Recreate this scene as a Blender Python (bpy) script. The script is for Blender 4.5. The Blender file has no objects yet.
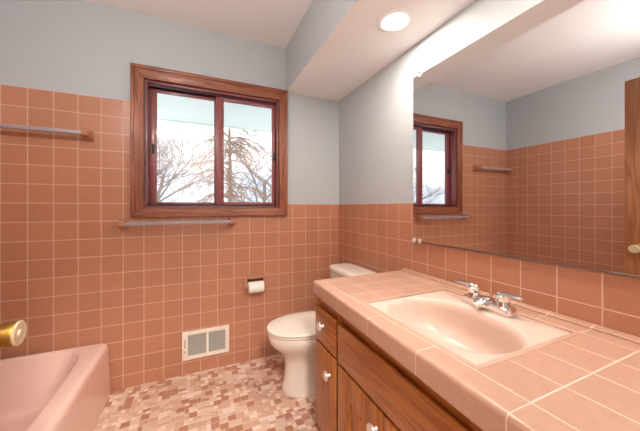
import bpy, bmesh, math, random
from mathutils import Vector, Matrix
PI = math.pi
scene = bpy.context.scene
COL = scene.collection
TH, TV = 0.111, 0.1072            # wall tile pitch, horizontal and vertical (m)
ZW = 10.77 * TV                   # top of the low wainscot
ZT = ZW + 6 * TV                  # top of the tall tub-surround tile
W = 2.257                         # room width: x from -W to 0; window wall at y = 0
ZC, ZS, XS = 2.37, 2.03, -0.462   # ceiling, soffit underside, soffit face
YF = -1.98                        # front wall (door wall)

# ------------------------------------------------------------------ materials
def new_mat(name):
    m = bpy.data.materials.new(name); m.use_nodes = True
    nt = m.node_tree; b = nt.nodes['Principled BSDF']
    return m, nt, b

def P(name, col, rough=0.5, metal=0.0, spec=0.5, bump=0.0, bscale=60.0, coat=0.0, vary=0.0, vscale=6.0):
    m, nt, b = new_mat(name)
    b.inputs['Base Color'].default_value = (*col, 1)
    b.inputs['Roughness'].default_value = rough
    b.inputs['Metallic'].default_value = metal
    b.inputs['Specular IOR Level'].default_value = spec
    b.inputs['Coat Weight'].default_value = coat
    b.inputs['Coat Roughness'].default_value = 0.08
    tc = nt.nodes.new('ShaderNodeTexCoord')
    if vary > 0:
        n = nt.nodes.new('ShaderNodeTexNoise'); n.inputs['Scale'].default_value = vscale; n.inputs['Detail'].default_value = 4
        nt.links.new(tc.outputs['Object'], n.inputs['Vector'])
        mx = nt.nodes.new('ShaderNodeMix'); mx.data_type = 'RGBA'
        mx.inputs['A'].default_value = (*[c * (1 - vary) for c in col], 1)
        mx.inputs['B'].default_value = (*[min(1, c * (1 + vary)) for c in col], 1)
        nt.links.new(n.outputs['Fac'], mx.inputs['Factor'])
        nt.links.new(mx.outputs['Result'], b.inputs['Base Color'])
    if bump > 0:
        n = nt.nodes.new('ShaderNodeTexNoise'); n.inputs['Scale'].default_value = bscale; n.inputs['Detail'].default_value = 3
        nt.links.new(tc.outputs['Object'], n.inputs['Vector'])
        bp = nt.nodes.new('ShaderNodeBump'); bp.inputs['Strength'].default_value = bump; bp.inputs['Distance'].default_value = 0.01
        nt.links.new(n.outputs['Fac'], bp.inputs['Height'])
        nt.links.new(bp.outputs['Normal'], b.inputs['Normal'])
    return m

def emit(name, col, strength):
    m, nt, b = new_mat(name)
    b.inputs['Base Color'].default_value = (*col, 1)
    b.inputs['Emission Color'].default_value = (*col, 1)
    b.inputs['Emission Strength'].default_value = strength
    return m

def tile_mat(name, lines, col, grout, gw=0.004, rough=0.3, var=0.05, hue2=None, nose=None):
    """square tiles: lines = {axis: (offset, pitch)}; grout where a coordinate is near a line and the face does not look along that axis"""
    m, nt, b = new_mat(name)
    N = nt.nodes; L = nt.links
    tc = N.new('ShaderNodeTexCoord'); geo = N.new('ShaderNodeNewGeometry')
    sp = N.new('ShaderNodeSeparateXYZ'); L.new(tc.outputs['Object'], sp.inputs[0])
    sn = N.new('ShaderNodeSeparateXYZ'); L.new(geo.outputs['True Normal'], sn.inputs[0])
    def mt(op, a, bb=None, c=None):
        n = N.new('ShaderNodeMath'); n.operation = op
        for i, v in enumerate((a, bb, c)):
            if v is None: continue
            if isinstance(v, (int, float)): n.inputs[i].default_value = v
            else: L.new(v, n.inputs[i])
        return n.outputs[0]
    mask = None; cells = []
    for ax, (o, p) in lines.items():
        c = sp.outputs[ax]
        u = mt('DIVIDE', mt('SUBTRACT', c, o), p)
        d = mt('MULTIPLY', mt('ABSOLUTE', mt('SUBTRACT', mt('FRACT', mt('ADD', u, 0.5)), 0.5)), p)
        mr = N.new('ShaderNodeMapRange'); mr.interpolation_type = 'SMOOTHSTEP'
        mr.inputs['From Min'].default_value = gw * 0.32; mr.inputs['From Max'].default_value = gw * 0.68
        mr.inputs['To Min'].default_value = 1; mr.inputs['To Max'].default_value = 0
        L.new(d, mr.inputs['Value'])
        if nose and ax == 1:
            # the long edge-trim pieces at the front have their own, wider joints
            u2 = mt('DIVIDE', mt('SUBTRACT', c, nose[1]), nose[2])
            d2 = mt('MULTIPLY', mt('ABSOLUTE', mt('SUBTRACT', mt('FRACT', mt('ADD', u2, 0.5)), 0.5)), nose[2])
            front = mt('LESS_THAN', sp.outputs[0], nose[0])
            mix = mt('ADD', mt('MULTIPLY', d, mt('SUBTRACT', 1.0, front)), mt('MULTIPLY', mt('ADD', d2, gw * .12), front))
            L.new(mix, mr.inputs['Value'])
        facing = mt('LESS_THAN', mt('ABSOLUTE', sn.outputs[ax]), 0.6)
        k = mt('MULTIPLY', mr.outputs[0], facing)
        mask = k if mask is None else mt('MAXIMUM', mask, k)
        cells.append(mt('FLOOR', mt('MULTIPLY', u, facing)))
    cv = N.new('ShaderNodeCombineXYZ')
    for i, c in enumerate(cells): L.new(c, cv.inputs[i])
    wn = N.new('ShaderNodeTexWhiteNoise'); wn.noise_dimensions = '3D'; L.new(cv.outputs[0], wn.inputs['Vector'])
    t = N.new('ShaderNodeMix'); t.data_type = 'RGBA'
    h2 = hue2 or col
    t.inputs['A'].default_value = (*[c * (1 - var) for c in col], 1)
    t.inputs['B'].default_value = (*[c * (1 + var) for c in h2], 1)
    L.new(wn.outputs['Value'], t.inputs['Factor'])
    # soft mottling of the glaze
    nz = N.new('ShaderNodeTexNoise'); nz.inputs['Scale'].default_value = 45; nz.inputs['Detail'].default_value = 3
    L.new(tc.outputs['Object'], nz.inputs['Vector'])
    t1 = N.new('ShaderNodeMix'); t1.data_type = 'RGBA'; t1.blend_type = 'MULTIPLY'; t1.inputs['Factor'].default_value = 0.18
    L.new(t.outputs['Result'], t1.inputs['A']); L.new(nz.outputs['Fac'], t1.inputs['B'])
    t2 = N.new('ShaderNodeMix'); t2.data_type = 'RGBA'
    t2.inputs['B'].default_value = (*grout, 1)
    L.new(t1.outputs['Result'], t2.inputs['A']); L.new(mask, t2.inputs['Factor'])
    L.new(t2.outputs['Result'], b.inputs['Base Color'])
    rr = N.new('ShaderNodeMapRange'); rr.inputs['To Min'].default_value = rough; rr.inputs['To Max'].default_value = 0.8
    L.new(mask, rr.inputs['Value']); L.new(rr.outputs[0], b.inputs['Roughness'])
    bp = N.new('ShaderNodeBump'); bp.inputs['Strength'].default_value = 0.4; bp.inputs['Distance'].default_value = 0.002; bp.invert = True
    L.new(mask, bp.inputs['Height']); L.new(bp.outputs['Normal'], b.inputs['Normal'])
    return m

def wood(name, axis, dark, light, rough=0.35, scale=1.0, coat=0.3):
    """stained oak, the grain running along the given axis of the piece"""
    m, nt, b = new_mat(name)
    N = nt.nodes; L = nt.links
    tc = N.new('ShaderNodeTexCoord')
    mp = N.new('ShaderNodeMapping'); s = [9 * scale] * 3; s[axis] = 0.8 * scale; mp.inputs['Scale'].default_value = s
    L.new(tc.outputs['Object'], mp.inputs['Vector'])
    n1 = N.new('ShaderNodeTexNoise'); n1.inputs['Scale'].default_value = 1.6; n1.inputs['Detail'].default_value = 3; n1.inputs['Distortion'].default_value = 0.6
    L.new(mp.outputs[0], n1.inputs['Vector'])
    mu = N.new('ShaderNodeMath'); mu.operation = 'MULTIPLY'; mu.inputs[1].default_value = 13; L.new(n1.outputs['Fac'], mu.inputs[0])
    pp = N.new('ShaderNodeMath'); pp.operation = 'PINGPONG'; pp.inputs[1].default_value = 1; L.new(mu.outputs[0], pp.inputs[0])
    mp2 = N.new('ShaderNodeMapping'); s = [220 * scale] * 3; s[axis] = 7 * scale; mp2.inputs['Scale'].default_value = s
    L.new(tc.outputs['Object'], mp2.inputs['Vector'])
    n2 = N.new('ShaderNodeTexNoise'); n2.inputs['Scale'].default_value = 1.0; n2.inputs['Detail'].default_value = 4
    L.new(mp2.outputs[0], n2.inputs['Vector'])
    ad = N.new('ShaderNodeMath'); ad.operation = 'MULTIPLY_ADD'; ad.inputs[1].default_value = 0.5
    L.new(pp.outputs[0], ad.inputs[0])
    m3 = N.new('ShaderNodeMath'); m3.operation = 'MULTIPLY'; m3.inputs[1].default_value = 0.55; L.new(n2.outputs['Fac'], m3.inputs[0])
    L.new(m3.outputs[0], ad.inputs[2])
    cr = N.new('ShaderNodeValToRGB')
    cr.color_ramp.elements[0].position = 0.2; cr.color_ramp.elements[0].color = (*dark, 1)
    cr.color_ramp.elements[1].position = 0.72; cr.color_ramp.elements[1].color = (*light, 1)
    L.new(ad.outputs[0], cr.inputs['Fac']); L.new(cr.outputs['Color'], b.inputs['Base Color'])
    b.inputs['Roughness'].default_value = rough
    b.inputs['Coat Weight'].default_value = coat; b.inputs['Coat Roughness'].default_value = 0.2
    bp = N.new('ShaderNodeBump'); bp.inputs['Strength'].default_value = 0.15; bp.inputs['Distance'].default_value = 0.002
    L.new(n2.outputs['Fac'], bp.inputs['Height']); L.new(bp.outputs['Normal'], b.inputs['Normal'])
    return m

def glass_mat(name, fac=0.05, tint=(1, 1, 1)):
    m, nt, b = new_mat(name)
    N = nt.nodes; L = nt.links; N.remove(b)
    tr = N.new('ShaderNodeBsdfTransparent'); tr.inputs['Color'].default_value = (*tint, 1)
    gl = N.new('ShaderNodeBsdfGlossy'); gl.inputs['Roughness'].default_value = 0.02
    mx = N.new('ShaderNodeMixShader'); mx.inputs[0].default_value = fac
    L.new(tr.outputs[0], mx.inputs[1]); L.new(gl.outputs[0], mx.inputs[2])
    L.new(mx.outputs[0], N['Material Output'].inputs['Surface'])
    return m

TILE = (0.52, 0.225, 0.128)
GROUT = (0.66, 0.43, 0.34)
KB = 18.695 * TH
M = {}
M['paint'] = P('grey_paint', (0.465, 0.488, 0.50), 0.6, bump=0.04, bscale=250)
M['white'] = P('white_ceiling_paint', (0.93, 0.925, 0.92), 0.7, bump=0.05, bscale=180)
M['tile_x'] = tile_mat('salmon_tile_back', {0: (-KB, TH), 2: (ZW, TV)}, TILE, GROUT)
M['tile_y'] = tile_mat('salmon_tile_side', {1: (-1.756 * TH, TH), 2: (ZW, TV)}, TILE, GROUT)
M['tile_l'] = tile_mat('salmon_tile_left', {1: (0.0, TH), 2: (ZW, TV)}, TILE, GROUT)
M['tile_c'] = tile_mat('pink_counter_tile', {0: (-0.0885, TH), 1: (-1.735, TH)}, (0.56, 0.32, 0.225), (0.76, 0.54, 0.44), gw=0.0036, rough=0.3, var=0.03, nose=(-0.533, -1.735, 0.222))
M['bead'] = P('pink_edge_bead', (0.58, 0.36, 0.27), 0.3)
M['ceramic'] = P('salmon_ceramic', (0.47, 0.205, 0.125), 0.2)
M['tub'] = P('pink_enamel', (0.86, 0.58, 0.49), 0.16, coat=0.4)
M['sink'] = P('pale_pink_enamel', (0.73, 0.535, 0.44), 0.28)
M['bone'] = P('bone_china', (0.80, 0.70, 0.61), 0.12, coat=0.5)
M['seat'] = P('bone_plastic', (0.82, 0.73, 0.64), 0.22)
M['chrome'] = P('chrome', (0.80, 0.79, 0.78), 0.12, 1.0)
M['nickel'] = P('brushed_metal', (0.80, 0.75, 0.72), 0.38, 0.7)
M['brass'] = P('aged_brass', (0.44, 0.25, 0.055), 0.40, 1.0, vary=0.25, vscale=60)
M['brass_worn'] = P('worn_brass_face', (0.70, 0.58, 0.38), 0.45, 0.6, vary=0.35, vscale=90)
M['dark'] = P('dark_gap', (0.03, 0.022, 0.018), 0.7)
M['black'] = P('black_plastic', (0.02, 0.02, 0.022), 0.4)
M['acrylic'] = P('grey_acrylic', (0.36, 0.30, 0.325), 0.3)
M['paper'] = P('tissue_paper', (0.86, 0.82, 0.75), 0.9, bump=0.1, bscale=300)
M['register'] = P('cream_enamel', (0.84, 0.74, 0.62), 0.4)
M['louver'] = P('grey_louver', (0.32, 0.28, 0.22), 0.45)
M['mirror'] = P('silvered_glass', (0.80, 0.80, 0.80), 0.012, 1.0)
M['clip'] = P('clear_clip', (0.70, 0.66, 0.60), 0.3)
M['channel'] = P('dull_metal_edge', (0.22, 0.16, 0.13), 0.35, 0.7)
M['glass'] = glass_mat('window_glass', 0.05)
CASE_D, CASE_L = (0.15, 0.036, 0.014), (0.33, 0.096, 0.038)
CAB_D, CAB_L = (0.25, 0.066, 0.009), (0.44, 0.145, 0.024)
M['case_x'] = wood('casing_oak_level', 0, CASE_D, CASE_L, .45, 1.0, .1)
M['case_z'] = wood('casing_oak_upright', 2, CASE_D, CASE_L, .45, 1.0, .1)
M['sash'] = P('burgundy_stain', (0.25, 0.064, 0.064), 0.35, coat=0.2, vary=0.25, vscale=40)
M['track'] = P('dark_track', (0.03, 0.010, 0.012), 0.4)
M['cab_y'] = wood('cabinet_oak_level', 1, CAB_D, CAB_L, 0.32, 0.9)
M['cab_z'] = wood('cabinet_oak_upright', 2, CAB_D, CAB_L, 0.32, 0.9)
M['door'] = wood('door_oak', 2, (0.25, 0.083, 0.030), (0.41, 0.160, 0.066), 0.35, 0.6)
M['mos_a'] = P('mosaic_pale', (0.68, 0.47, 0.36), 0.35, vary=0.1, vscale=25)
M['mos_b'] = P('mosaic_pink', (0.60, 0.36, 0.25), 0.35, vary=0.1, vscale=25)
M['mos_c'] = P('mosaic_terracotta', (0.45, 0.205, 0.118), 0.35, vary=0.12, vscale=25)
M['mos_d'] = P('mosaic_cream', (0.78, 0.61, 0.495), 0.35)
M['mos_g'] = P('mosaic_grout', (0.66, 0.48, 0.385), 0.8)
M['hallfloor'] = wood('hall_floor_oak', 0, (0.28, 0.14, 0.06), (0.42, 0.24, 0.12))
M['hall'] = P('hall_paint', (0.72, 0.70, 0.66), 0.6)
M['eave'] = P('pale_eave_paint', (0.88, 0.96, 0.86), 0.6)
M['snow'] = P('snow', (0.60, 0.66, 0.76), 0.8, bump=0.3, bscale=1.5)
M['bark'] = P('bark', (0.26, 0.19, 0.165), 0.9)
M['bark2'] = P('brown_twigs', (0.36, 0.235, 0.165), 0.9)
M['baffle'] = P('ribbed_baffle', (0.30, 0.25, 0.21), 0.6)
M['lamp'] = emit('lit_lamp_lens', (1.0, 0.96, 0.90), 9.0)
M['shade'] = emit('lit_opal_glass', (1.0, 0.98, 0.95), 62.0)
M['shade_hall'] = emit('lit_opal_glass_hall', (1.0, 0.97, 0.93), 118.0)

# ------------------------------------------------------------------ mesh building
class MB:
    def __init__(s): s.bm = bmesh.new()
    def _join(s, other, mi):
        mp = {v: s.bm.verts.new(v.co) for v in other.verts}
        for f in other.faces:
            try: nf = s.bm.faces.new([mp[v] for v in f.verts]); nf.material_index = mi
            except ValueError: pass
        other.free()
    def box(s, x0, x1, y0, y1, z0, z1, bev=0.0, seg=2, mi=0):
        b = bmesh.new(); bmesh.ops.create_cube(b, size=1)
        for v in b.verts:
            v.co = Vector(((x0 + x1) / 2 + v.co.x * abs(x1 - x0), (y0 + y1) / 2 + v.co.y * abs(y1 - y0), (z0 + z1) / 2 + v.co.z * abs(z1 - z0)))
        if bev > 0: bmesh.ops.bevel(b, geom=list(b.edges), offset=bev, segments=seg, affect='EDGES', profile=0.5)
        s._join(b, mi); return s
    def prism(s, pts, vec, bev=0.0, seg=2, mi=0):
        """polygon pts extruded by vec"""
        b = bmesh.new(); vec = Vector(vec)
        a = [b.verts.new(Vector(p)) for p in pts]; c = [b.verts.new(Vector(p) + vec) for p in pts]
        n = len(pts)
        b.faces.new(a[::-1]); b.faces.new(c)
        for i in range(n): b.faces.new([a[i], a[(i + 1) % n], c[(i + 1) % n], c[i]])
        bmesh.ops.recalc_face_normals(b, faces=b.faces)
        if bev > 0: bmesh.ops.bevel(b, geom=list(b.edges), offset=bev, segments=seg, affect='EDGES', profile=0.5)
        s._join(b, mi); return s
    def loft(s, rings, cap0=True, cap1=True, mi=0, closed=True):
        R = [[s.bm.verts.new(Vector(p)) for p in r] for r in rings]; n = len(R[0])
        for a, b in zip(R, R[1:]):
            for i in range(n if closed else n - 1):
                j = (i + 1) % n
                try: s.bm.faces.new([a[i], a[j], b[j], b[i]]).material_index = mi
                except ValueError: pass
        if cap0: s.bm.faces.new(R[0][::-1]).material_index = mi
        if cap1: s.bm.faces.new(R[-1]).material_index = mi
        return s
    def lathe(s, prof, org, axis, n=24, mi=0):
        """prof = [(radius, distance along axis)]"""
        ax = Vector(axis).normalized(); u = ax.orthogonal().normalized(); v = ax.cross(u); o = Vector(org)
        rings = [[o + ax * h + (u * math.cos(2 * PI * i / n) + v * math.sin(2 * PI * i / n)) * max(r, 1e-5) for i in range(n)] for r, h in prof]
        return s.loft(rings, True, True, mi)
    def tube(s, pts, rad, n=10, mi=0):
        pts = [Vector(p) for p in pts]; rad = rad if isinstance(rad, (list, tuple)) else [rad] * len(pts)
        rings = []; u = None
        for i, p in enumerate(pts):
            t = (pts[min(i + 1, len(pts) - 1)] - pts[max(i - 1, 0)]).normalized()
            if u is None: u = t.orthogonal().normalized()
            u = (u - t * u.dot(t)).normalized(); w = t.cross(u)
            rings.append([p + (u * math.cos(2 * PI * k / n) + w * math.sin(2 * PI * k / n)) * rad[i] for k in range(n)])
        return s.loft(rings, True, True, mi)
    def build(s, name, mats, parent=None, smooth=40):
        bmesh.ops.recalc_face_normals(s.bm, faces=s.bm.faces)
        me = bpy.data.meshes.new(name)
        if parent is not None:
            off = parent_world(parent)
            for v in s.bm.verts: v.co -= off
        s.bm.to_mesh(me); s.bm.free()
        for m in (mats if isinstance(mats, (list, tuple)) else [mats]): me.materials.append(m)
        if smooth:
            me.polygons.foreach_set('use_smooth', [True] * len(me.polygons))
            me.set_sharp_from_angle(angle=math.radians(smooth))
        o = bpy.data.objects.new(name, me); COL.objects.link(o)
        if parent is not None: o.parent = parent
        return o

def parent_world(o):
    v = Vector((0, 0, 0))
    while o is not None:
        v += o.location; o = o.parent
    return v
def thing(name, loc, label, cat, group=None):
    e = bpy.data.objects.new(name, None); COL.objects.link(e); e.location = loc; e.empty_display_size = 0.1
    return tag(e, label, cat, group)
def tag(o, label, cat, group=None, kind=None):
    o['label'] = label; o['category'] = cat
    if group: o['group'] = group
    if kind: o['kind'] = kind
    return o
def struct(o, label, cat): return tag(o, label, cat, None, 'structure')
def smooth(t): return t * t * (3 - 2 * t)

def holed(mb, axis, a, b, u0, u1, z0, z1, holes, mi=0):
    """slab between a and b along axis (0: x, 1: y); spans u and z, with rectangular through-holes (u0,u1,z0,z1)"""
    us = sorted({u0, u1, *[h[0] for h in holes], *[h[1] for h in holes]})
    zs = sorted({z0, z1, *[h[2] for h in holes], *[h[3] for h in holes]})
    us = [u for u in us if u0 - 1e-9 <= u <= u1 + 1e-9]; zs = [z for z in zs if z0 - 1e-9 <= z <= z1 + 1e-9]
    nu, nz = len(us) - 1, len(zs) - 1
    def solid(i, j):
        if i < 0 or j < 0 or i >= nu or j >= nz: return False
        cu, cz = (us[i] + us[i + 1]) / 2, (zs[j] + zs[j + 1]) / 2
        return not any(h[0] < cu < h[1] and h[2] < cz < h[3] for h in holes)
    V = {}
    def v(k, i, j):
        if (k, i, j) not in V:
            d = (a, b)[k]
            V[(k, i, j)] = mb.bm.verts.new((d, us[i], zs[j]) if axis == 0 else (us[i], d, zs[j]))
        return V[(k, i, j)]
    def f(*q): mb.bm.faces.new(q).material_index = mi
    for i in range(nu):
        for j in range(nz):
            if not solid(i, j): continue
            for k in (0, 1): f(v(k, i, j), v(k, i + 1, j), v(k, i + 1, j + 1), v(k, i, j + 1))
            if not solid(i - 1, j): f(v(0, i, j), v(0, i, j + 1), v(1, i, j + 1), v(1, i, j))
            if not solid(i + 1, j): f(v(0, i + 1, j), v(0, i + 1, j + 1), v(1, i + 1, j + 1), v(1, i + 1, j))
            if not solid(i, j - 1): f(v(0, i, j), v(0, i + 1, j), v(1, i + 1, j), v(1, i, j))
            if not solid(i, j + 1): f(v(0, i, j + 1), v(0, i + 1, j + 1), v(1, i + 1, j + 1), v(1, i, j + 1))
    return mb

# ------------------------------------------------------------------ the room
WIN = (-1.400, -0.530, 1.128, 1.942)         # window opening x0 x1 z0 z1
PH = (-0.775, -0.632, 0.500, 0.616)          # recess of the paper holder
CASE = (-1.479, -0.459, 1.066, 2.03)
SK = 0.009                                   # tile thickness
mb = MB()
holed(mb, 1, SK, 0.13, -W - 0.12, 0.12, -0.05, 2.5, [WIN, (PH[0] - .004, PH[1] + .004, PH[2] - .004, PH[3] + .004)], 0)
holed(mb, 1, 0.0, SK, -W + SK, -0.0, 0.0, ZW, [WIN, PH], 1)
holed(mb, 1, 0.0, SK, -W + SK, CASE[0] + 0.03, ZW, ZT, [], 1)
struct(mb.build('wall_back', [M['paint'], M['tile_x']]), 'grey painted wall with salmon tile and the window', 'wall')
mb = MB()
mb.box(SK, 0.12, YF, SK, -0.05, 2.5, mi=0)
holed(mb, 0, 0.0, SK, YF, 0.0, 0.0, ZW, [], 1)
struct(mb.build('wall_right', [M['paint'], M['tile_y']]), 'grey painted wall behind the mirror with salmon tile below', 'wall')
mb = MB()
mb.box(-W - 0.12, -W, YF, SK, -0.05, 2.5, mi=0)
holed(mb, 0, -W, -W + SK, -1.52, 0.0, 0.0, ZT, [], 1)
struct(mb.build('wall_left', [M['paint'], M['tile_l']]), 'tub-side wall tiled in salmon below grey paint', 'wall')
mb = MB(); mb.box(-W, -1.70, YF, -1.525, -0.05, ZC)
struct(mb.build('wall_alcove', M['paint']), 'short grey wall closing the foot of the tub alcove', 'wall')
DX0, DX1, DZ = -1.52, -0.715, 2.0
mb = MB(); holed(mb, 1, YF - 0.11, YF, -W - 0.12, 0.12, -0.05, 2.5, [(DX0, DX1, -0.05, DZ)])
struct(mb.build('wall_front', M['paint']), 'grey wall with the open doorway', 'wall')
mb = MB()
for u0, u1, z0, z1 in ((DX1, DX1 + .06, 0, DZ + .06), (DX0 - .06, DX1, DZ, DZ + .06)):
    mb.box(u0, u1, YF - 0.125, YF - 0.111, z0, z1, 0.003)
mb.box(DX0 - .06, DX0, YF - 0.125, YF - 0.111, 0, DZ, 0.003)
struct(mb.build('trim_1', M['door']), 'oak casing round the doorway on the hall side', 'door casing')
mb = MB(); mb.box(-W - 0.12, 0.12, YF, 0.13, ZC, ZC + 0.12)
struct(mb.build('ceiling', M['white']), 'white ceiling over the bathroom', 'ceiling')
# soffit over the vanity: grey face, white underside, holes for the two recessed lamps
CANS = [(-0.222, -0.985), (-0.222, -1.80)]
RC = 0.075
def soffit():
    mb = MB(); bm = mb.bm
    ys = [YF, -1.40, SK]
    for i, (cx, cy) in enumerate(CANS[::-1]):
        y0, y1 = ys[i], ys[i + 1]
        n = 32
        cir = [bm.verts.new((cx + RC * math.cos(2 * PI * k / n), cy + RC * math.sin(2 * PI * k / n), ZS)) for k in range(n)]
        out = []
        for k in range(n):
            a = 2 * PI * k / n; dx, dy = math.cos(a), math.sin(a)
            t = min(((SK - cx) / dx if dx > 1e-6 else 9), ((XS - cx) / dx if dx < -1e-6 else 9), ((y1 - cy) / dy if dy > 1e-6 else 9), ((y0 - cy) / dy if dy < -1e-6 else 9))
            out.append((cx + dx * t, cy + dy * t))
        for c in ((XS, y0), (XS, y1), (SK, y0), (SK, y1)):
            kk = min(range(n), key=lambda k: (out[k][0] - c[0]) ** 2 + (out[k][1] - c[1]) ** 2); out[kk] = c
        ov = [bm.verts.new((x, y, ZS)) for x, y in out]
        for k in range(n):
            j = (k + 1) % n; bm.faces.new([cir[k], cir[j], ov[j], ov[k]]).material_index = 1
    q = [bm.verts.new(p) for p in ((XS, YF, ZS), (XS, SK, ZS), (XS, SK, ZC), (XS, YF, ZC))]
    bm.faces.new(q).material_index = 0
    return mb.build('ceiling_soffit', [M['paint'], M['white']], smooth=None)
struct(soffit(), 'dropped soffit over the vanity, grey face and white underside', 'soffit')

# floor: mosaic of mixed small blocks laid in a bed of grout
def mosaic():
    rnd = random.Random(7); u = 0.0215; g = 0.0009
    nx, ny = int(1.72 / u) + 1, int(2.12 / u) + 1
    used = [[False] * (ny + 2) for _ in range(nx + 2)]
    mb = MB(); bm = mb.bm
    mb.box(-W, 0.0, YF - 0.11, 0.0, -0.05, 0.0, mi=4)
    for i in range(nx):
        for j in range(ny):
            if used[i][j]: continue
            r = rnd.random()
            w, h = (2, 2) if r < 0.30 else (2, 1) if r < 0.50 else (1, 2) if r < 0.66 else (1, 1)
            if w == 2 and (used[i + 1][j] or i + 1 >= nx): w = 1
            if h == 2 and (any(used[i + k][j + 1] for k in range(w)) or j + 1 >= ny): h = 1
            for a in range(w):
                for b in range(h): used[i + a][j + b] = True
            r = rnd.random()
            if w * h == 4: mi = 2 if r < 0.50 else 1 if r < 0.80 else 0
            elif w * h == 2: mi = 2 if r < 0.16 else 1 if r < 0.50 else 0 if r < .88 else 3
            else: mi = 3 if r < 0.55 else 0 if r < 0.85 else 1
            x1 = -i * u - g; x0 = -(i + w) * u + g; y1 = -j * u - g; y0 = -(j + h) * u + g
            z = 0.0012; e = 0.0012
            lo = [bm.verts.new(p) for p in ((x0, y0, 0), (x1, y0, 0), (x1, y1, 0), (x0, y1, 0))]
            hi = [bm.verts.new(p) for p in ((x0 + e, y0 + e, z), (x1 - e, y0 + e, z), (x1 - e, y1 - e, z), (x0 + e, y1 - e, z))]
            bm.faces.new(hi).material_index = mi
            for k in range(4): bm.faces.new([lo[k], lo[(k + 1) % 4], hi[(k + 1) % 4], hi[k]]).material_index = mi
    return mb.build('floor', [M['mos_a'], M['mos_b'], M['mos_c'], M['mos_d'], M['mos_g']], smooth=None)
struct(mosaic(), 'mosaic floor of small pink and terracotta tiles', 'floor')

# hall beyond the doorway (behind the viewer)
HX0, HX1, HY = -2.6, 0.7, -3.6
mb = MB(); mb.box(HX0, HX1, HY, YF - 0.11, -0.05, 0.0); struct(mb.build('floor_hall', M['hallfloor']), 'oak floor of the hall outside the door', 'floor')
mb = MB(); mb.box(HX0, HX1, HY, YF - 0.11, 2.5, 2.6); struct(mb.build('ceiling_hall', M['white']), 'white ceiling of the hall outside', 'ceiling')
mb = MB(); mb.box(HX0 - .1, HX1 + .1, HY - .1, HY, -0.05, 2.6); struct(mb.build('wall_hall_front', M['hall']), 'far wall of the hall outside the door', 'wall')
mb = MB(); mb.box(HX0 - .1, HX0, HY, YF - 0.0, -0.05, 2.6); struct(mb.build('wall_hall_left', M['hall']), 'end wall of the hall on the tub side', 'wall')
mb = MB(); mb.box(HX1, HX1 + .1, HY, YF - 0.0, -0.05, 2.6); struct(mb.build('wall_hall_right', M['hall']), 'end wall of the hall on the vanity side', 'wall')

# ------------------------------------------------------------------ window
def window():
    r = thing('window_1', (-0.969, 0.0, CASE[2]), 'sliding window in reddish oak casing with burgundy sashes', 'window'); r['kind'] = 'structure'
    x0, x1, z0, z1 = CASE; a0, a1, b0, b1 = WIN
    yb, yf = -0.0005, -0.024
    def casing(pts, m):
        mb = MB(); mb.prism([(p[0], yb, p[1]) for p in pts], (0, yf - yb, 0), 0.004)
        return mb
    e = 0.006
    L = [(x0, z0), (x0, z1), (a0 - e, b1 + e), (a0 - e, b0 - e)]
    Rr = [(x1, z1), (x1, z0), (a1 + e, b0 - e), (a1 + e, b1 + e)]
    T = [(x0, z1), (x1, z1), (a1 + e, b1 + e), (a0 - e, b1 + e)]
    B = [(x1, z0), (x0, z0), (a0 - e, b0 - e), (a1 + e, b0 - e)]
    for pts, m in ((L, 'case_z'), (Rr, 'case_z'), (T, 'case_x'), (B, 'case_x')):
        mb = casing(pts, m)
        # raised outer back-band of the moulding
        cx, cz = (a0 + a1) / 2, (b0 + b1) / 2
        o1, o2 = pts[0], pts[1]
        def inn(p, d): return (p[0] + (d if p[0] < cx else -d), p[1] + (d if p[1] < cz else -d))
        mb.prism([(p[0], yf + 0.001, p[1]) for p in (o1, o2, inn(o2, .022), inn(o1, .022))], (0, -0.007, 0), 0.003)
        mb.build('casing', M[m], r)
    # jamb lining the opening
    t = 0.010
    mb = MB()
    g = 0.0005
    mb.box(a0 + g, a0 + t, -0.012, 0.125, b0 + g, b1 - g, 0.001); mb.box(a1 - t, a1 - g, -0.012, 0.125, b0 + g, b1 - g, 0.001)
    mb.box(a0 + t, a1 - t, -0.012, 0.125, b1 - t, b1 - g, 0.001); mb.box(a0 + t, a1 - t, -0.012, 0.125, b0 + g, b0 + t, 0.001)
    mb.build('jamb', M['sash'], r)
    mb = MB()
    for z in (b0 + t, b1 - t - 0.012):
        for y in (0.018, 0.052, 0.088): mb.box(a0 + t, a1 - t, y, y + 0.006, z, z + 0.012)
        mb.box(a0 + t, a1 - t, 0.022, 0.090, z + (0.0003 if z < 1.5 else 0.0105), z + (0.002 if z < 1.5 else 0.0117))
    mb.build('slide_track', M['track'], r)
    def sash(sx0, sx1, y, gx0, gx1, gz0, gz1, latch_x):
        sz0, sz1 = b0 + t + 0.003, b1 - t - 0.003
        h = 0.012
        mb = MB()
        mb.box(sx0, gx0, y - h, y + h, sz0, sz1, 0.003); mb.box(gx1, sx1, y - h, y + h, sz0, sz1, 0.003)
        mb.box(gx0, gx1, y - h, y + h, sz0, gz0, 0.003); mb.box(gx0, gx1, y - h, y + h, gz1, sz1, 0.003)
        f = mb.build('sash', M['sash'], r)
        mb = MB(); mb.box(gx0 - .004, gx1 + .004, y - .002, y + .002, gz0 - .004, gz1 + .004); mb.build('pane', M['glass'], f, smooth=None)
        mb = MB(); mb.box(latch_x - .008, latch_x + .008, y - h - .012, y - h + .001, 1.49, 1.55, .003)
        mb.box(latch_x - .003, latch_x + .003, y - h - .022, y - h - .010, 1.515, 1.53, .002); mb.build('latch', M['black'], f)
    sash(a0 + t + 0.001, -0.945, 0.072, -1.345, -0.985, 1.165, 1.902, -1.364)
    sash(-0.975, a1 - t - 0.001, 0.037, -0.921, -0.567, 1.168, 1.896, -0.556)
    return r
window()

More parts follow.
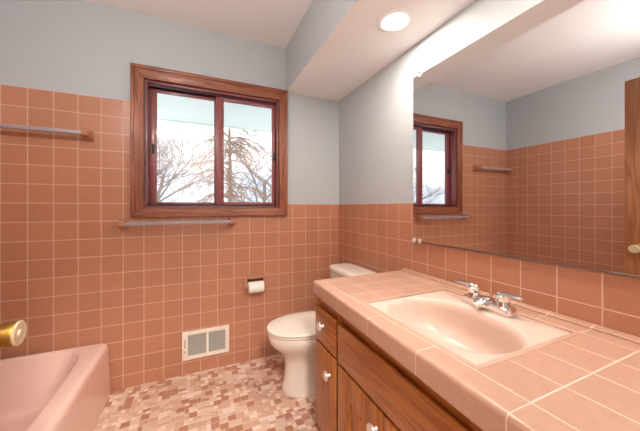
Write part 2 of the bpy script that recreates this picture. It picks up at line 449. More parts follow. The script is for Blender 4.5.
# ------------------------------------------------------------------ door, standing open in front of the tub
def door():
    x1 = -1.522; x0 = x1 - 0.035
    r = thing('door_1', (x1 - .0175, YF, 0), 'oak bathroom door standing open, seen in the mirror', 'door'); r['kind'] = 'structure'
    mb = MB(); mb.box(x0, x1, YF + 0.004, -1.197, 0.008, 1.968, 0.003); mb.build('door_panel', M['door'], r)
    ky, kz = -1.265, 0.868
    for s in (1, -1):
        o = (x1 if s > 0 else x0, ky, kz)
        mb = MB()
        mb.lathe([(0.0, 0), (0.031, 0.0), (0.032, 0.004), (0.029, 0.008), (0.014, 0.012), (0.012, 0.026), (0.016, 0.030), (0.0205, 0.036), (0.0235, 0.055), (0.0258, 0.078), (0.0252, 0.0805)], o, (s, 0, 0), 32)
        k = mb.build('knob', M['brass'], r)
        mb = MB()
        mb.lathe([(0.0250, 0.0803), (0.0254, 0.083), (0.023, 0.0850), (0.0195, 0.0843), (0.008, 0.0843), (0.0075, 0.087), (0.0, 0.087)], o, (s, 0, 0), 32)
        f = mb.build('knob_face', M['brass_worn'], k); f['label'] = 'pale worn face of the brass knob'
    for z in (0.25, 1.70):
        mb = MB(); mb.tube([(x1 + .006, YF + .012, z), (x1 + .006, YF + .012, z + .09)], .006); mb.build('hinge', M['brass'], r)
    return r
door()

# ------------------------------------------------------------------ bathtub
def sring(cx, cy, ax, ay, z, n=64, p=4.0, z_fn=None):
    out = []
    for k in range(n):
        a = 2 * PI * (k + 0.5) / n; c, s = math.cos(a), math.sin(a)
        x = cx + ax * math.copysign(abs(c) ** (2 / p), c); y = cy + ay * math.copysign(abs(s) ** (2 / p), s)
        out.append((x, y, z))
    return out
def bathtub():
    r = thing('bathtub', (-1.91, -0.76, 0.0), 'pink enamel bathtub along the tiled wall, low and wide rimmed', 'bathtub')
    ox0, ox1, oy0, oy1 = -W + SK + 0.002, -1.582, -1.518, -0.002
    zr = 0.318
    cx, cy = (ox0 + ox1) / 2, (oy0 + oy1) / 2; ax, ay = (ox1 - ox0) / 2, (oy1 - oy0) / 2
    n = 96
    icx, icy, iax, iay = -1.935, -0.76, 0.257, 0.708
    rings = []
    # apron from the floor up (front face leans out a little towards the foot), then the rolled rim
    def outer(z, d, p=60):
        return [(x + (0.004 * (1 - z / zr) if x > cx else 0), y, z) for x, y, z in sring(cx, cy, ax - d, ay - d, z, n, p)]
    rings.append(outer(0.001, 0.0)); rings.append(outer(0.02, 0.0)); rings.append(outer(0.10, 0.002)); rings.append(outer(zr - 0.045, 0.004, 50))
    for t in range(1, 7):
        a = t / 6 * PI / 2
        rings.append(outer(zr - 0.032 + 0.032 * math.sin(a), 0.004 + 0.032 * (1 - math.cos(a)), 36))
    for t in (0.35, 0.7):
        o = outer(zr, 0.036, 30); i = sring(icx, icy, iax + 0.02, iay + 0.02, zr, n, 6)
        rings.append([tuple(Vector(a).lerp(Vector(b), t)) for a, b in zip(o, i)])
    rings.append(sring(icx, icy, iax + .015, iay + .015, zr - 0.001, n, 6))
    for d, dz in ((0.006, -0.004), (0.0, -0.012), (-0.006, -0.03)): rings.append(sring(icx, icy, iax + d, iay + d, zr + dz, n, 6))
    for t in (0.25, 0.5, 0.75, 0.9):
        rings.append(sring(icx, icy + 0.02 * t, iax - 0.006 - 0.05 * t, iay - 0.006 - 0.13 * t, zr - 0.03 - 0.235 * t, n, 5 - 1.5 * t))
    rings.append(sring(icx, icy + .02, iax - 0.085, iay - 0.17, zr - 0.262, n, 3)); rings.append(sring(icx, icy + .02, 0.10, 0.40, zr - 0.272, n, 2.5))
    mb = MB(); mb.loft(rings, False, True); mb.build('tub_shell', M['tub'], r, smooth=60)
    mb = MB(); mb.lathe([(0, 0), (0.03, 0), (0.03, 0.003), (0.026, 0.005), (0, 0.004)], (icx, -0.32, zr - 0.272), (0, 0, 1)); mb.build('drain', M['chrome'], r)
bathtub()

# ------------------------------------------------------------------ toilet
def egg(xb, xf, cy, hw, z, n=56, pf=2.1, pb=2.8, wide=0.52):
    """plan outline, rounded nose towards -x at xf, squarer back at xb"""
    xc = xb + (xf - xb) * (1 - wide)
    out = []
    for k in range(n):
        a = 2 * PI * (k + .5) / n; c, s = math.cos(a), math.sin(a)
        p = pf if c > 0 else pb
        L = (xf - xc) if c > 0 else (xc - xb)
        out.append((xc + L * math.copysign(abs(c) ** (2 / p), c), cy + hw * math.copysign(abs(s) ** (2 / p), s), z))
    return out
def toilet():
    cy = -0.430
    r = thing('toilet', (-0.42, cy, 0.0), 'bone coloured toilet with closed lid beside the wooden vanity', 'toilet')
    secs = [(-0.20, -0.618, .121, 0.0015), (-0.20, -0.622, .123, 0.012), (-0.20, -0.620, .120, 0.03), (-0.20, -0.610, .112, 0.07), (-0.20, -0.603, .108, 0.13), (-0.20, -0.604, .108, 0.19),
            (-0.19, -0.616, .114, 0.225), (-0.18, -0.645, .132, 0.262), (-0.175, -0.680, .152, 0.292), (-0.17, -0.699, .165, 0.318), (-0.17, -0.706, .170, 0.345), (-0.17, -0.708, .169, 0.366), (-0.172, -0.702, .164, 0.374)]
    mb = MB(); mb.loft([egg(a, b, cy, w, z) for a, b, w, z in secs]); mb.box(-0.26, -0.035, cy - .15, cy + .15, 0.26, 0.372, 0.03, 4)
    mb.build('bowl', M['bone'], r, smooth=60)
    def disc(name, xb, xf, hw, z0, z1, e, mat):
        rings = [egg(xb - e, xf + e, cy, hw - e, z0)]
        for t in (0.0, .3, .6, 1.0):
            k = math.sin(t * PI / 2); q = e * (1 - math.cos((1 - t) * PI / 2)) if False else e * (1 - math.sin(min(1, t) * PI / 2)) 
            rings.append(egg(xb - q, xf + q, cy, hw - q, z0 + e * (1 - math.cos(t * PI / 2))))
        for t in (0.0, .3, .6, 1.0):
            q = e * (1 - math.cos(t * PI / 2)); rings.append(egg(xb - q, xf + q, cy, hw - q, z1 - e + e * math.sin(t * PI / 2)))
        rings.append(egg(xb - 0.08, xf + 0.10, cy, hw - 0.08, z1 + 0.003))
        mb = MB(); mb.loft(rings); return mb.build(name, mat, r, smooth=60)
    disc('seat', -0.245, -0.712, 0.168, 0.3755, 0.3855, 0.006, M['seat'])
    disc('lid', -0.245, -0.714, 0.169, 0.3875, 0.403, 0.008, M['seat'])
    for s in (-1, 1):
        mb = MB(); mb.box(-0.247, -0.225, cy + s * .075 - .02, cy + s * .075 + .02, 0.374, 0.400, 0.006, 3); mb.build('hinge', M['seat'], r)
    # tank, slightly wider at the top, and its overhanging lid
    rings = []
    for z, d in ((0.377, 0.03), (0.383, 0.018), (0.40, 0.012), (0.55, 0.004), (0.668, 0.0)):
        rings.append(sring(-0.120, cy, 0.092 - d, 0.200 - d, z, 64, 6))
    mb = MB(); mb.loft(rings); mb.build('tank', M['bone'], r, smooth=50)
    rings = [sring(-0.120, cy, .094, .202, .669, 64, 5), sring(-0.120, cy, .101, .209, .672, 64, 5), sring(-.120, cy, .104, .212, .682, 64, 5), sring(-.12, cy, .104, .212, .694, 64, 5), sring(-.12, cy, .100, .208, .704, 64, 5), sring(-.12, cy, .088, .196, .711, 64, 4.5), sring(-.12, cy, .06, .16, .714, 64, 4)]
    mb = MB(); mb.loft(rings); mb.build('tank_lid', M['bone'], r, smooth=60)
    mb = MB(); mb.lathe([(0, 0), (.014, 0), (.014, .006), (.007, .009), (.006, .018), (0, .018)], (-0.2115, cy + .155, .640), (-1, 0, 0))
    mb.tube([(-.227, cy + .158, .640), (-.229, cy + .12, .637), (-.231, cy + .075, .630)], [.006, .0055, .007]); mb.build('flush_lever', M['chrome'], r)
toilet()

# ------------------------------------------------------------------ vanity: cabinet, tiled worktop, basin, taps
CY0, CY1 = YF + 0.004, -0.740        # cabinet ends
XF = -0.532                          # face frame
def pull(org, parent):
    mb = MB(); mb.lathe([(0, 0), (.009, 0), (.008, .003), (.006, .010), (.009, .015), (.019, .017), (.0215, .021), (.0205, .026), (.012, .030), (0, .031)], org, (-1, 0, 0), 24)
    return mb.build('knob', M['nickel'], parent)
def vanity():
    r = thing('vanity_cabinet', (-0.27, (CY0 + CY1) / 2, 0), 'reddish oak vanity cabinet with metal knobs under the tiled worktop', 'cabinet')
    for y0 in (CY1 - .018, CY0):
        mb = MB(); mb.box(XF + .018, -0.003, y0, y0 + .018, 0.0015, 0.708, .001); mb.build('side_panel', M['cab_z'], r)
    mb = MB(); mb.box(XF + .018, -0.003, CY0 + .018, CY1 - .018, 0.05, 0.066); mb.build('bottom_board', M['cab_z'], r)
    zt = 0.708
    stiles = [(-0.790, CY1), (-1.022, -0.980), (-1.655, -1.612), (CY0, -1.87)]
    for y0, y1, z0, z1 in [(a, b, 0.0015, zt) for a, b in stiles] + [(-1.332, -1.300, 0.067, 0.454)]:
        mb = MB(); mb.box(XF, XF + .018, y0, y1, z0, z1, .0008); mb.build('frame_stile', M['cab_z'], r)
    for z0, z1 in ((0.0015, 0.066), (0.455, 0.485), (0.630, zt)):
        for y0, y1 in ((-.980, -.790), (-1.612, -1.022), (-1.87, -1.655)):
            mb = MB(); mb.box(XF + .0004, XF + .018, y0, y1, z0, z1, .0008); mb.build('frame_rail', M['cab_y'], r)
    mb = MB(); mb.box(XF + .0185, XF + .022, CY0 + .019, CY1 - .019, .067, .69); mb.build('back_board', M['dark'], r)
    fx0, fx1 = XF - .017, XF - .0005
    def front(name, y0, y1, z0, z1, mat, knob=None, panel=False):
        mb = MB(); mb.box(fx0, fx1, y0, y1, z0, z1, .005, 3)
        if panel:
            a, b, c, d = y0 + .088, y1 - .098, z0 + .07, z1 - .100
            mb = MB()
            mb.box(fx0, fx1, y0, a, z0, z1, .0045, 3); mb.box(fx0, fx1, b, y1, z0, z1, .0045, 3)
            mb.box(fx0, fx1, a - .002, b + .002, d, z1, .0045, 3); mb.box(fx0, fx1, a - .002, b + .002, z0, c, .0045, 3)
        o = mb.build(name, mat, r)
        if panel:
            mb = MB(); mb.box(fx0 + .0075, fx1, a + .0005, b - .0005, c + .0005, d - .0005)
            def rc(x, g): return [(x, a + g, c + g), (x, b - g, c + g), (x, b - g, d - g), (x, a + g, d - g)]
            mb.loft([rc(fx1 - .002, .005), rc(fx0 + .0072, .005), rc(fx0 + .0015, .030), rc(fx0 + .001, .032)], False, True); mb.build('panel', M['cab_z'], o, smooth=None)
        if knob: pull((fx0 + .0005, knob[0], knob[1]), o)
        return o
    front('drawer', -0.988, -0.770, 0.477, 0.638, M['cab_y'], (-0.866, 0.568))
    front('door', -0.988, -0.770, 0.052, 0.465, M['cab_z'], (-0.936, 0.374))
    front('false_front', -1.622, -1.010, 0.472, 0.634, M['cab_y'])
    front('door', -1.314, -1.010, 0.052, 0.459, M['cab_z'], (-1.284, 0.392), True)
    front('door', -1.622, -1.319, 0.052, 0.459, M['cab_z'], (-1.352, 0.392), True)
    front('drawer', -1.880, -1.645, 0.477, 0.638, M['cab_y'], (-1.762, 0.553))
    front('door', -1.880, -1.645, 0.052, 0.465, M['cab_z'], (-1.688, 0.362))
vanity()

ZK = 0.771                                   # worktop height
SX0, SX1, SY0, SY1 = -0.522, -0.094, -1.624, -1.160   # basin cut-out
def countertop():
    zb = 0.711; cyl, cyr = -0.796, YF + 0.001
    xl, xr = -0.575, -0.612                  # the front edge runs a little out of square
    bm = bmesh.new()
    pts = [(-0.0015, cyr), (-0.0015, cyl), (xl, cyl), (xr, cyr)]
    lo = [bm.verts.new((x, y, zb)) for x, y in pts]; hi = [bm.verts.new((x, y, ZK)) for x, y in pts]
    bm.faces.new(hi); bm.faces.new(lo[::-1])
    for i in range(4): bm.faces.new([lo[i], lo[(i + 1) % 4], hi[(i + 1) % 4], hi[i]])
    ed = [e for e in bm.edges if (e.verts[0] in hi and e.verts[1] in hi and not all(v.co.x > -.01 for v in e.verts) and not all(v.co.y < cyr + .001 for v in e.verts))]
    ed += [e for e in bm.edges if {e.verts[0], e.verts[1]} == {lo[2], hi[2]}]
    bmesh.ops.bevel(bm, geom=ed, offset=.012, segments=4, affect='EDGES', profile=.5)
    bm.faces.ensure_lookup_table()
    bmesh.ops.recalc_face_normals(bm, faces=bm.faces)
    for sgn in (1, -1):
        f = [f for f in bm.faces if f.normal.z * sgn > .99 and f.calc_area() > .3][0]
        vs = list(f.verts); bm.faces.remove(f)
        z = ZK if sgn > 0 else zb
        h = [bm.verts.new((x, y, z)) for x, y in ((SX0, SY0), (SX1, SY0), (SX1, SY1), (SX0, SY1))]
        if sgn > 0: hh = h
        else: hl = h
        # walk the outer loop, joining each outer vert to the nearest hole corner
        near = [min(h, key=lambda q: (q.co - v.co).length) for v in vs]
        n = len(vs)
        for i in range(n):
            a, b = vs[i], vs[(i + 1) % n]; p, q = near[i], near[(i + 1) % n]
            bm.faces.new([a, b, q] if p is q else [a, b, q, p])
    for i in range(4): bm.faces.new([hh[i], hh[(i + 1) % 4], hl[(i + 1) % 4], hl[i]])
    mb = MB(); mb.bm.free(); mb.bm = bm
    o = mb.build('countertop', M['tile_c'], None, smooth=35)
    tag(o, 'pink tiled vanity worktop with rounded edge on the oak cabinet', 'worktop')
    # bead of square-edged trim framing the basin opening
    mb = MB(); w = .010; z0, z1 = ZK - .004, ZK + .0015
    mb.box(SX0 - .004, SX0 + w, SY0 - .004, SY1 + .004, z0, z1, .002); mb.box(SX1 - w, SX1 + .004, SY0 - .004, SY1 + .004, z0, z1, .002)
    mb.box(SX0 + w, SX1 - w, SY0 - .004, SY0 + w, z0, z1, .002); mb.box(SX0 + w, SX1 - w, SY1 - w, SY1 + .004, z0, z1, .002)
    mb.build('edge_bead', M['bead'], o)
    mb = MB(); mb.prism([(-.0016, YF + .002, ZK + .0005), (-.030, YF + .002, ZK + .0005), (-.030, YF + .002, ZK + .004), (-.024, YF + .002, ZK + .007), (-.0016, YF + .002, ZK + .010)], (0, cyl - .012 - YF, 0), .0015)
    mb.build('back_strip', M['tile_c'], o)
countertop()

def sink():
    cx, cy = (SX0 + SX1) / 2, (SY0 + SY1) / 2
    zd = ZK - .0035
    r = thing('sink', (cx, cy, zd - .14), 'pale pink washbasin set into the tiled worktop', 'sink')
    n = 112
    def rr(d, z, p): return sring(cx, cy, (SX1 - SX0) / 2 - d, (SY1 - SY0) / 2 - d, z, n, p)
    def basin(s, z, dx=0.0, dy=0.0):
        """kidney-free oval, flatter towards the taps; s scales it"""
        out = []
        bx, by = -0.352, cy
        for k in range(n):
            a = 2 * PI * (k + .5) / n; c, si = math.cos(a), math.sin(a)
            ax = 0.152 if c > 0 else 0.147; p = 2.5 if c > 0 else 3.0
            x = bx + dx + s * ax * math.copysign(abs(c) ** (2 / p), c)
            wid = 0.212 * (1.0 - 0.10 * max(0, -c))
            y = by + dy + s * wid * math.copysign(abs(si) ** (2 / 2.3), si)
            out.append((x, y, z))
        return out
    rings = [rr(.0015, zd - .03, 80), rr(.0015, zd - .001, 80), rr(.0115, zd - .001, 80), rr(.014, zd + .0015, 60)]
    A, B = rr(.014, zd + .0015, 60), basin(1.03, zd)
    for t in (.4, .75): rings.append([tuple(Vector(a).lerp(Vector(b), t)) for a, b in zip(A, B)])
    rings += [basin(1.022, zd - .001), basin(1.0, zd - .004), basin(.975, zd - .012), basin(.94, zd - .025)]
    for t in (.15, .3, .45, .6, .75, .88, 1.0):
        rings.append(basin(.94 - .52 * t ** 2.1, zd - .025 - .108 * math.sin(t * PI / 2), .03 * t, -.055 * t))
    rings.append(basin(.16, zd - .137, .03, -.055))
    mb = MB(); mb.loft(rings, False, True); mb.build('basin', M['sink'], r, smooth=60)
    mb = MB(); mb.lathe([(0, .0), (.021, .0), (.022, .002), (.019, .004), (.016, .002), (0, .002)], (-.322, cy - .055, zd - .1372), (0, 0, 1)); mb.build('drain', M['chrome'], r)
sink()

def faucet():
    cy, x = -1.386, -0.138; z = ZK - .0015
    r = thing('faucet', (x, cy, z), 'chrome two handled tap on the back ledge of the basin', 'faucet')
    mb = MB()
    pr = [sring(x, cy, .0275, .089, z + .0006, 48, 6), sring(x, cy, .028, .0895, z + .006, 48, 6), sring(x, cy, .027, .088, z + .022, 48, 6), sring(x, cy, .022, .083, z + .027, 48, 5)]
    mb.loft(pr); mb.build('base_plate', M['chrome'], r)
    # spout: low, sloping forwards over the bowl
    mb = MB()
    path = [(x + .008, .022, .020, z + .016), (x + .002, .022, .024, z + .030), (x - .016, .0215, .022, z + .034), (x - .036, .020, .019, z + .030), (x - .056, .018, .016, z + .024), (x - .063, .014, .011, z + .022)]
    rings = []
    for i, (px, w, h, pz) in enumerate(path):
        t = Vector((-1, 0, -.1)).normalized() if i > 1 else Vector((-.35, 0, 1)).normalized() if i == 0 else Vector((-.8, 0, .6)).normalized()
        v = Vector((0, 1, 0)); u = t.cross(v).normalized()
        rings.append([Vector((px, cy, pz)) + v * w * math.cos(2 * PI * k / 20) + u * (h * .55) * math.sin(2 * PI * k / 20) for k in range(20)])
    mb.loft(rings); mb.lathe([(0, 0), (.009, 0), (.009, .012), (0, .012)], (x - .050, cy, z + .010), (0, 0, 1), 16)
    mb.build('spout', M['chrome'], r)
    mb = MB(); mb.tube([(x + .019, cy, z + .022), (x + .019, cy, z + .040)], .0025); mb.lathe([(0, 0), (.005, .001), (.006, .005), (.004, .009), (0, .01)], (x + .019, cy, z + .040), (0, 0, 1), 14)
    mb.build('lift_rod', M['chrome'], r)
    for s in (1, -1):
        hy = cy + s * .054
        mb = MB(); mb.lathe([(0, 0), (.0235, 0), (.023, .006), (.019, .020), (.0185, .026), (.021, .030), (.021, .040), (.017, .043), (0, .044)], (x, hy, z + .020), (0, 0, 1), 24)
        h = mb.build('handle', M['chrome'], r)
        mb = MB(); d = Vector((-.10 if s > 0 else -.18, s, 0)).normalized(); pz = z + .066
        base = Vector((x, hy, pz))
        rings = []
        for t, w, hh in ((-.016, .009, .005), (-.012, .014, .007), (.01, .0145, .0075), (.035, .0135, .0065), (.062, .0145, .0055), (.070, .0105, .0035)):
            q = base + d * t + Vector((0, 0, .004 * max(0, t) / .073)); side = Vector((-d.y, d.x, 0))
            rings.append([q + side * w * math.cos(2 * PI * k / 14) + Vector((0, 0, 1)) * hh * math.sin(2 * PI * k / 14) for k in range(14)])
        mb.loft(rings); mb.build('lever', M['chrome'], h)
faucet()

# ------------------------------------------------------------------ mirror
def mirror():
    y0, y1, z0, z1 = -1.965, -0.875, 0.947, 1.843
    r = thing('wall_mirror', (0, (y0 + y1) / 2, z0), 'large frameless mirror clipped to the wall above the worktop', 'mirror')
    mb = MB(); mb.box(-.007, -.0015, y0, y1, z0, z1, .0012, 1); mb.build('mirror_glass', M['mirror'], r, smooth=None)
    mb = MB(); mb.box(-.0015, .008, y0 + .004, y1 - .004, ZW + .003, z1 - .004); mb.build('backing', M['dark'], r)
    mb = MB(); mb.box(-.0085, -.0012, y0, y1, z0 - .006, z0 - .0004, .0005, 1); mb.build('bottom_channel', M['channel'], r)
    for y, z, s in ((-.885, z0, 1), (-.925, z0, 1), (-.925, z1, -1), (-1.6, z1, -1)):
        mb = MB(); mb.box(-.011, -.0075, y - .009, y + .009, z - .012 if s > 0 else z - .014, z + .014 if s > 0 else z + .012, .0012)
        mb.box(-.011, .0 if s > 0 else .0085, y - .009, y + .009, z - .013 if s > 0 else z + .0005, z - .0066 if s > 0 else z + .012, .0012); mb.build('clip', M['clip'], r)
mirror()

# ------------------------------------------------------------------ ceramic accessories on the window wall
def towel_bar(name, xa, xb, z, label):
    r = thing(name, ((xa + xb) / 2, 0, z), label, 'towel bar', 'ceramic towel bars on the window wall')
    yb = -0.070
    for x in (xa, xb):
        mb = MB()
        def sq(w, h, y, dz=0): return [(x + 1.1 * w * sx, y * 1.04, z + dz + 1.08 * h * sz) for sx, sz in ((-1, -1), (-.0, -1.08), (1, -1), (1.08, 0), (1, 1), (0, 1.08), (-1, 1), (-1.08, 0))]
        mb.loft([sq(.021, .026, -.001), sq(.021, .026, -.008), sq(.017, .020, -.016), sq(.012, .015, -.035), sq(.013, .015, -.052, .002), sq(.015, .016, -.062, .003), sq(.015, .016, -.074, .003), sq(.011, .012, -.080, .003)])
        mb.build('mounting_post', M['ceramic'], r, smooth=50)
    mb = MB(); lo, hi = min(xa, xb) + .008, max(xa, xb) - .008
    mb.box(lo, hi, yb - .0115, yb + .0115, z - .010, z + .011, .003, 2); mb.build('bar', M['acrylic'], r)
towel_bar('towel_bar', -2.21, -1.690, 1.557, 'grey towel bar on salmon ceramic posts high above the tub')
towel_bar('towel_bar', -1.515, -0.872, 1.029, 'grey towel bar on salmon ceramic posts just below the window')

def paper_holder():
    a0, a1, b0, b1 = PH; cx, cz = (a0 + a1) / 2, (b0 + b1) / 2
    r = thing('paper_holder', (cx, 0, b0), 'salmon ceramic recessed paper holder in the tile under the window', 'paper holder')
    mb = MB(); t = .014
    o = (a0 - .008, a1 + .008, b0 - .008, b1 + .008)
    for q in ((o[0], a0 + t, o[2], o[3]), (a1 - t, o[1], o[2], o[3]), (a0 + t, a1 - t, o[2], b0 + t), (a0 + t, a1 - t, b1 - t, o[3])):
        mb.box(q[0], q[1], -.016, -.0008, q[2], q[3], .004, 2)
    mb.build('frame', M['ceramic'], r)
    mb = MB(); d = .055
    mb.box(a0 + .001, a0 + .006, -.001, d, b0 + .001, b1 - .001); mb.box(a1 - .006, a1 - .001, -.001, d, b0 + .001, b1 - .001)
    mb.box(a0 + .001, a1 - .001, -.001, d, b0 + .001, b0 + .006); mb.box(a0 + .001, a1 - .001, -.001, d, b1 - .006, b1 - .001); mb.box(a0 + .001, a1 - .001, d - .004, d, b0 + .001, b1 - .001)
    mb.build('recess', M['ceramic'], r)
    ry, rz = -.040, cz - .002
    for x in (a0 + .006, a1 - .006):
        mb = MB(); mb.lathe([(0, -.008), (.011, -.008), (.014, -.004), (.014, .004), (.011, .008), (0, .008)], (x, ry, rz), (1, 0, 0), 18)
        mb.box(x - .006, x + .006, ry, -.002, rz - .009, rz + .009, .003); mb.build('post', M['ceramic'], r)
    mb = MB(); mb.tube([(a0 + .006, ry, rz), (a1 - .006, ry, rz)], .0055, 14); mb.build('roller', M['ceramic'], r)
    # the roll hangs on the roller
    mb = MB(); n = 36; R0, R1 = .016, .041; x0, x1 = a0 + .016, a1 - .018
    def c(rad, x): return [(x, ry + rad * math.cos(2 * PI * k / n), rz - .0085 + rad * math.sin(2 * PI * k / n)) for k in range(n)]
    mb.loft([c(R0, x0), c(R1 - .002, x0), c(R1, x0 + .002), c(R1, x1 - .002), c(R1 - .002, x1), c(R0, x1), c(R0, x0)], False, False)
    o = mb.build('toilet_paper_roll', M['paper'], None, smooth=50)
    tag(o, 'white toilet paper roll hanging in the ceramic holder', 'toilet paper')
paper_holder()

def register():
    x0, x1, z0, z1 = -1.191, -0.889, 0.101, 0.291
    r = thing('wall_vent', ((x0 + x1) / 2, 0, z0), 'cream metal air vent low on the tiled wall', 'vent')
    mb = MB(); w = .026; xm = (x0 + x1) / 2 + .008
    y0, y1 = -.014, -.0012
    lw = .036
    mb.box(x0, x0 + lw, y0, y1, z0, z1, .003); mb.box(x1 - w, x1, y0, y1, z0, z1, .003)
    mb.box(x0 + lw - .002, x1 - w + .002, y0, y1, z0, z0 + w, .003); mb.box(x0 + lw - .002, x1 - w + .002, y0, y1, z1 - w, z1, .003)
    mb.box(xm - .007, xm + .007, y0, y1, z0 + w - .002, z1 - w + .002, .002)
    mb.build('frame', M['register'], r)
    mb = MB(); mb.box(x0 + lw, x1 - w, -.0028, -.0012, z0 + w, z1 - w); mb.build('backing', M['dark'], r)
    for u0, u1 in ((x0 + lw, xm - .007), (xm + .007, x1 - w)):
        mb = MB(); n = 9; H = (z1 - z0 - 2 * w) / n
        for k in range(n):
            z = z0 + w + (k + .5) * H
            mb.prism([(u0, -.0035, z + H * .38), (u0, -.0105, z - H * .30), (u0, -.0115, z - H * .12), (u0, -.0045, z + H * .5)], (u1 - u0, 0, 0))
        mb.build('louver_bank', M['louver'], r, smooth=None)
    mb = MB(); mb.box(x0 + .016, x0 + .020, y0 - .0006, y0 + .004, z0 + .05, z1 - .05); mb.build('lever_slot', M['dark'], r)
    mb = MB(); mb.box(x0 + .012, x0 + .024, y0 - .016, y0 - .0004, z0 + .070, z0 + .082, .003); mb.build('lever', M['register'], r)
register()

# ------------------------------------------------------------------ downlights, then two added fill lights
for i, (cx, cy) in enumerate(CANS):
    r = thing('recessed_downlight', (cx, cy, ZS), ['lit white recessed downlight over the near-window end of the basin', 'lit white recessed downlight over the doorway end of the vanity'][i], 'downlight', 'downlights in the soffit')
    mb = MB(); n = 40
    prof = [(.049, .003), (.056, -.0006), (RC + .014, -.0006), (RC + .015, -.003), (RC + .008, -.006), (.058, -.0055), (.050, -.002), (.049, .003)]
    mb.loft([[(cx + q * math.cos(2 * PI * k / n), cy + q * math.sin(2 * PI * k / n), ZS + z) for k in range(n)] for q, z in prof], False, False)
    mb.build('trim_ring', M['white'], r)
    mb = MB()
    prof = [(.0492, .002), (.052, .02), (.060, .06), (.058, .12)]
    mb.loft([[(cx + q * math.cos(2 * PI * k / n), cy + q * math.sin(2 * PI * k / n), ZS + z) for k in range(n)] for q, z in prof], False, True)
    mb.build('baffle', M['baffle'], r)
    mb = MB(); mb.lathe([(0, .0), (.03, .0004), (.044, .002), (.0475, .005), (.048, .012), (.04, .07), (0, .075)], (cx, cy, ZS - .001), (0, 0, 1), 32)
    mb.build('bulb', M['lamp'], r)
    ld = bpy.data.lights.new('downlight_beam', 'AREA'); ld.shape = 'DISK'; ld.size = .07; ld.energy = 3.4; ld.color = (1.0, .91, .81)
    lo = bpy.data.objects.new('downlight_beam', ld); COL.objects.link(lo); lo.parent = r; lo.location = (0, 0, -.003)
def dome(name, x, y, z, rad, label, power_mat):
    r = thing(name, (x, y, z), label, 'ceiling light')
    mb = MB(); mb.lathe([(0, 0), (rad + .012, 0), (rad + .012, -.018), (rad, -.02), (0, -.02)], (x, y, z - .0005), (0, 0, 1), 36); mb.build('canopy', M['nickel'], r)
    mb = MB(); mb.lathe([(rad, -.0205), (rad * .97, -.04), (rad * .8, -.07), (rad * .45, -.09), (0, -.097)], (x, y, z), (0, 0, 1), 36); mb.build('glass_shade', power_mat, r)
def globe(x, y, z, rad):
    r = thing('ceiling_light', (x, y, z), 'opal globe ceiling light hanging on a thin stem by the open door', 'ceiling light')
    mb = MB(); mb.lathe([(0, 0), (.06, 0), (.06, -.012), (.02, -.02), (.008, -.03), (.008, -.23), (.03, -.235), (.085, -.252), (.095, -.272), (.09, -.272), (.03, -.248), (0, -.246)], (x, y, z - .0005), (0, 0, 1), 30); mb.build('canopy', M['nickel'], r)  # wide dish added above the globe to keep its glow off the ceiling
    mb = MB(); mb.lathe([(rad * math.sin(PI * k / 16), -.252 - rad + rad * math.cos(PI * k / 16)) for k in range(17)], (x, y, z), (0, 0, 1), 32); mb.build('glass_shade', M['shade'], r)
globe(-1.58, -1.60, ZC, .085)  # unseen globe added as fill to brighten the whole room
dome('ceiling_light', -0.95, -2.80, 2.5, .17, 'round opal flush ceiling light out in the hall', M['shade_hall'])  # unseen hall lamp added as soft fill from behind the camera

# ------------------------------------------------------------------ outdoors, through the glass
mb = MB(); mb.box(-4.5, 3.0, 0.135, 1.25, 2.065, 2.09); mb.box(-4.5, 3.0, 1.25, 1.28, 2.05, 2.24); mb.tube([(-4.5, 1.33, 2.16), (3.0, 1.33, 2.16)], .05)
struct(mb.build('roof_eave', M['eave']), 'pale painted roof overhang outside above the window', 'roof overhang')
def ground():
    mb = MB(); rnd = random.Random(3); nx, ny = 40, 40
    V = []
    for j in range(ny + 1):
        y = 0.14 + 60 * (j / ny) ** 1.6; row = []
        for i in range(nx + 1):
            x = -45 + 90 * i / nx
            z = -0.8 + 8.8 * smooth(min(1, max(0, (y - 9) / 50))) + .25 * math.sin(x * .31 + 1) * math.sin(y * .2) * min(1, y / 8)
            row.append(mb.bm.verts.new((x, y, z)))
        V.append(row)
    for j in range(ny):
        for i in range(nx): mb.bm.faces.new([V[j][i], V[j][i + 1], V[j + 1][i + 1], V[j + 1][i]])
    return mb.build('ground', M['snow'])
struct(ground(), 'snowy rising ground outside the window', 'ground')
def gz(y): return -0.8 + 8.8 * smooth(min(1, max(0, (y - 9) / 50)))
def bare_tree(x, y, h, seed, label, spread=0.55, depth=5, mat='bark', lean=0.0):
    rnd = random.Random(seed); mb = MB()
    def grow(p, d, L, r, lv):
        pts = [p]; rad = [r]; q = p.copy(); dd = d.copy(); ns = 4
        for k in range(ns):
            dd = (dd + Vector((rnd.gauss(0, .13), rnd.gauss(0, .13), rnd.gauss(.03, .08)))).normalized()
            q = q + dd * L / ns; pts.append(q.copy()); rad.append(r * (1 - .42 * (k + 1) / ns))
            if lv < depth and lv > 0 and k >= 1 or (lv == 0 and k >= 1):
                for _ in range(2 if lv < 3 else 1):
                    a = rnd.uniform(0, 2 * PI); side = Vector((math.cos(a), math.sin(a), rnd.uniform(-.15, .5)))
                    nd = (dd * (1 - spread) + side.normalized() * spread).normalized()
                    if lv + 1 <= depth: grow(q.copy(), nd, L * rnd.uniform(.5, .72), max(.003, rad[-1] * .55), lv + 1)
        mb.tube(pts, rad, 6 if lv < 2 else 4 if lv < 3 else 3)
    base = Vector((x, y, gz(y) - .1))
    grow(base, Vector((lean, 0, 1)).normalized(), h * .5, h * .018, 0)
    o = mb.build('bare_tree', M[mat], None); tag(o, label, 'tree', 'bare trees outside the window')
bare_tree(-2.35, 3.5, 3.8, 11, 'slim bare tree outside at the latch edge of the left pane', depth=4)
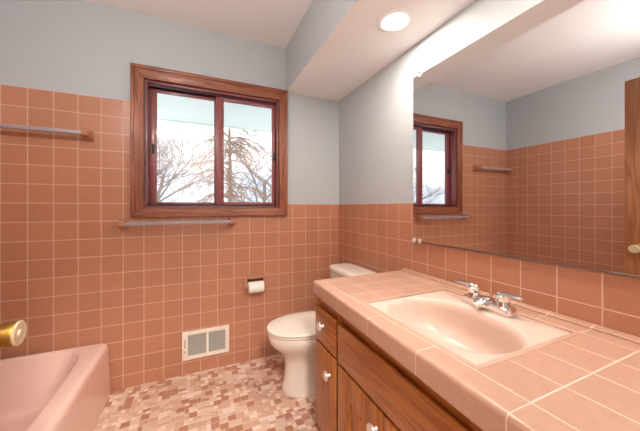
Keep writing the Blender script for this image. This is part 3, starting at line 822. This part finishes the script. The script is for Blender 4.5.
bare_tree(-2.2, 8.2, 5.8, 5, 'bare forked tree outside behind the middle of the left pane', depth=5)
bare_tree(-3.4, 13.5, 8.0, 8, 'tall bare tree farther back behind the left pane', depth=5)
bare_tree(1.2, 10.8, 6.4, 23, 'bare spreading tree outside behind the right pane', depth=5)
bare_tree(1.2, 5.6, 4.6, 31, 'bare tree outside at the outer edge of the right pane', depth=4)
def droopy(x, y, h, seed, label):
    rnd = random.Random(seed); mb = MB(); b = Vector((x, y, gz(y) - .1))
    mb.tube([b, b + Vector((.05, 0, h * .5)), b + Vector((0, 0, h))], [h * .016, h * .011, .008], 7)
    for k in range(110):
        t = rnd.uniform(.12, .97); a = rnd.uniform(0, 2 * PI); L = h * .22 * min(1, 2.6 * (1.05 - t)) * rnd.uniform(.6, 1.15) + .1
        d = Vector((math.cos(a), math.sin(a), 0)); p = b + Vector((0, 0, h * t)); pts = [p + d * L * s + Vector((0, 0, L * (.45 * s - .75 * s * s))) for s in (0, .25, .5, .75, 1)]
        mb.tube(pts, [.018, .014, .011, .008, .004], 4)
        for s in range(12):
            u = rnd.uniform(.2, 1); i = min(3, int(u * 4)); q = pts[i].lerp(pts[i + 1], u * 4 - i)
            e = (d * rnd.uniform(-.2, 1) + Vector((-d.y, d.x, 0)) * rnd.choice((-1, 1)) * rnd.uniform(.3, 1) + Vector((0, 0, rnd.uniform(-.7, .1)))).normalized() * rnd.uniform(.15, .45)
            mb.tube([q, q + e * .6, q + e + Vector((0, 0, -.06))], [.008, .006, .003], 3)
    o = mb.build('drooping_tree', M['bark2'], None); tag(o, label, 'tree')
droopy(-0.45, 4.4, 4.6, 4, 'brown twiggy tree with drooping boughs outside between both panes')

# ------------------------------------------------------------------ daylight, camera, view
w = bpy.data.worlds.new('overcast'); scene.world = w; w.use_nodes = True
bg = w.node_tree.nodes['Background']; bg.inputs['Color'].default_value = (0.96, 0.98, 1.0, 1); bg.inputs['Strength'].default_value = 0.95
cd = bpy.data.cameras.new('camera'); cam = bpy.data.objects.new('camera', cd); COL.objects.link(cam)
cam.location = (-9.884 * TH, -18.351 * TH, ZW - 0.209 * TV)
cam.rotation_euler = (PI / 2, 0, -0.4114)
cd.sensor_width = 36; cd.lens = 272.3 / 640 * 36
cd.shift_x = (320 - 316.03) / 640; cd.shift_y = -(215.5 - 206.98) / 640
cd.clip_start = 0.02; cd.clip_end = 300
scene.camera = cam
vs = scene.view_settings; vs.view_transform = 'Standard'; vs.look = 'None'; vs.gamma = 1; vs.use_curve_mapping = False; vs.exposure = 1.1
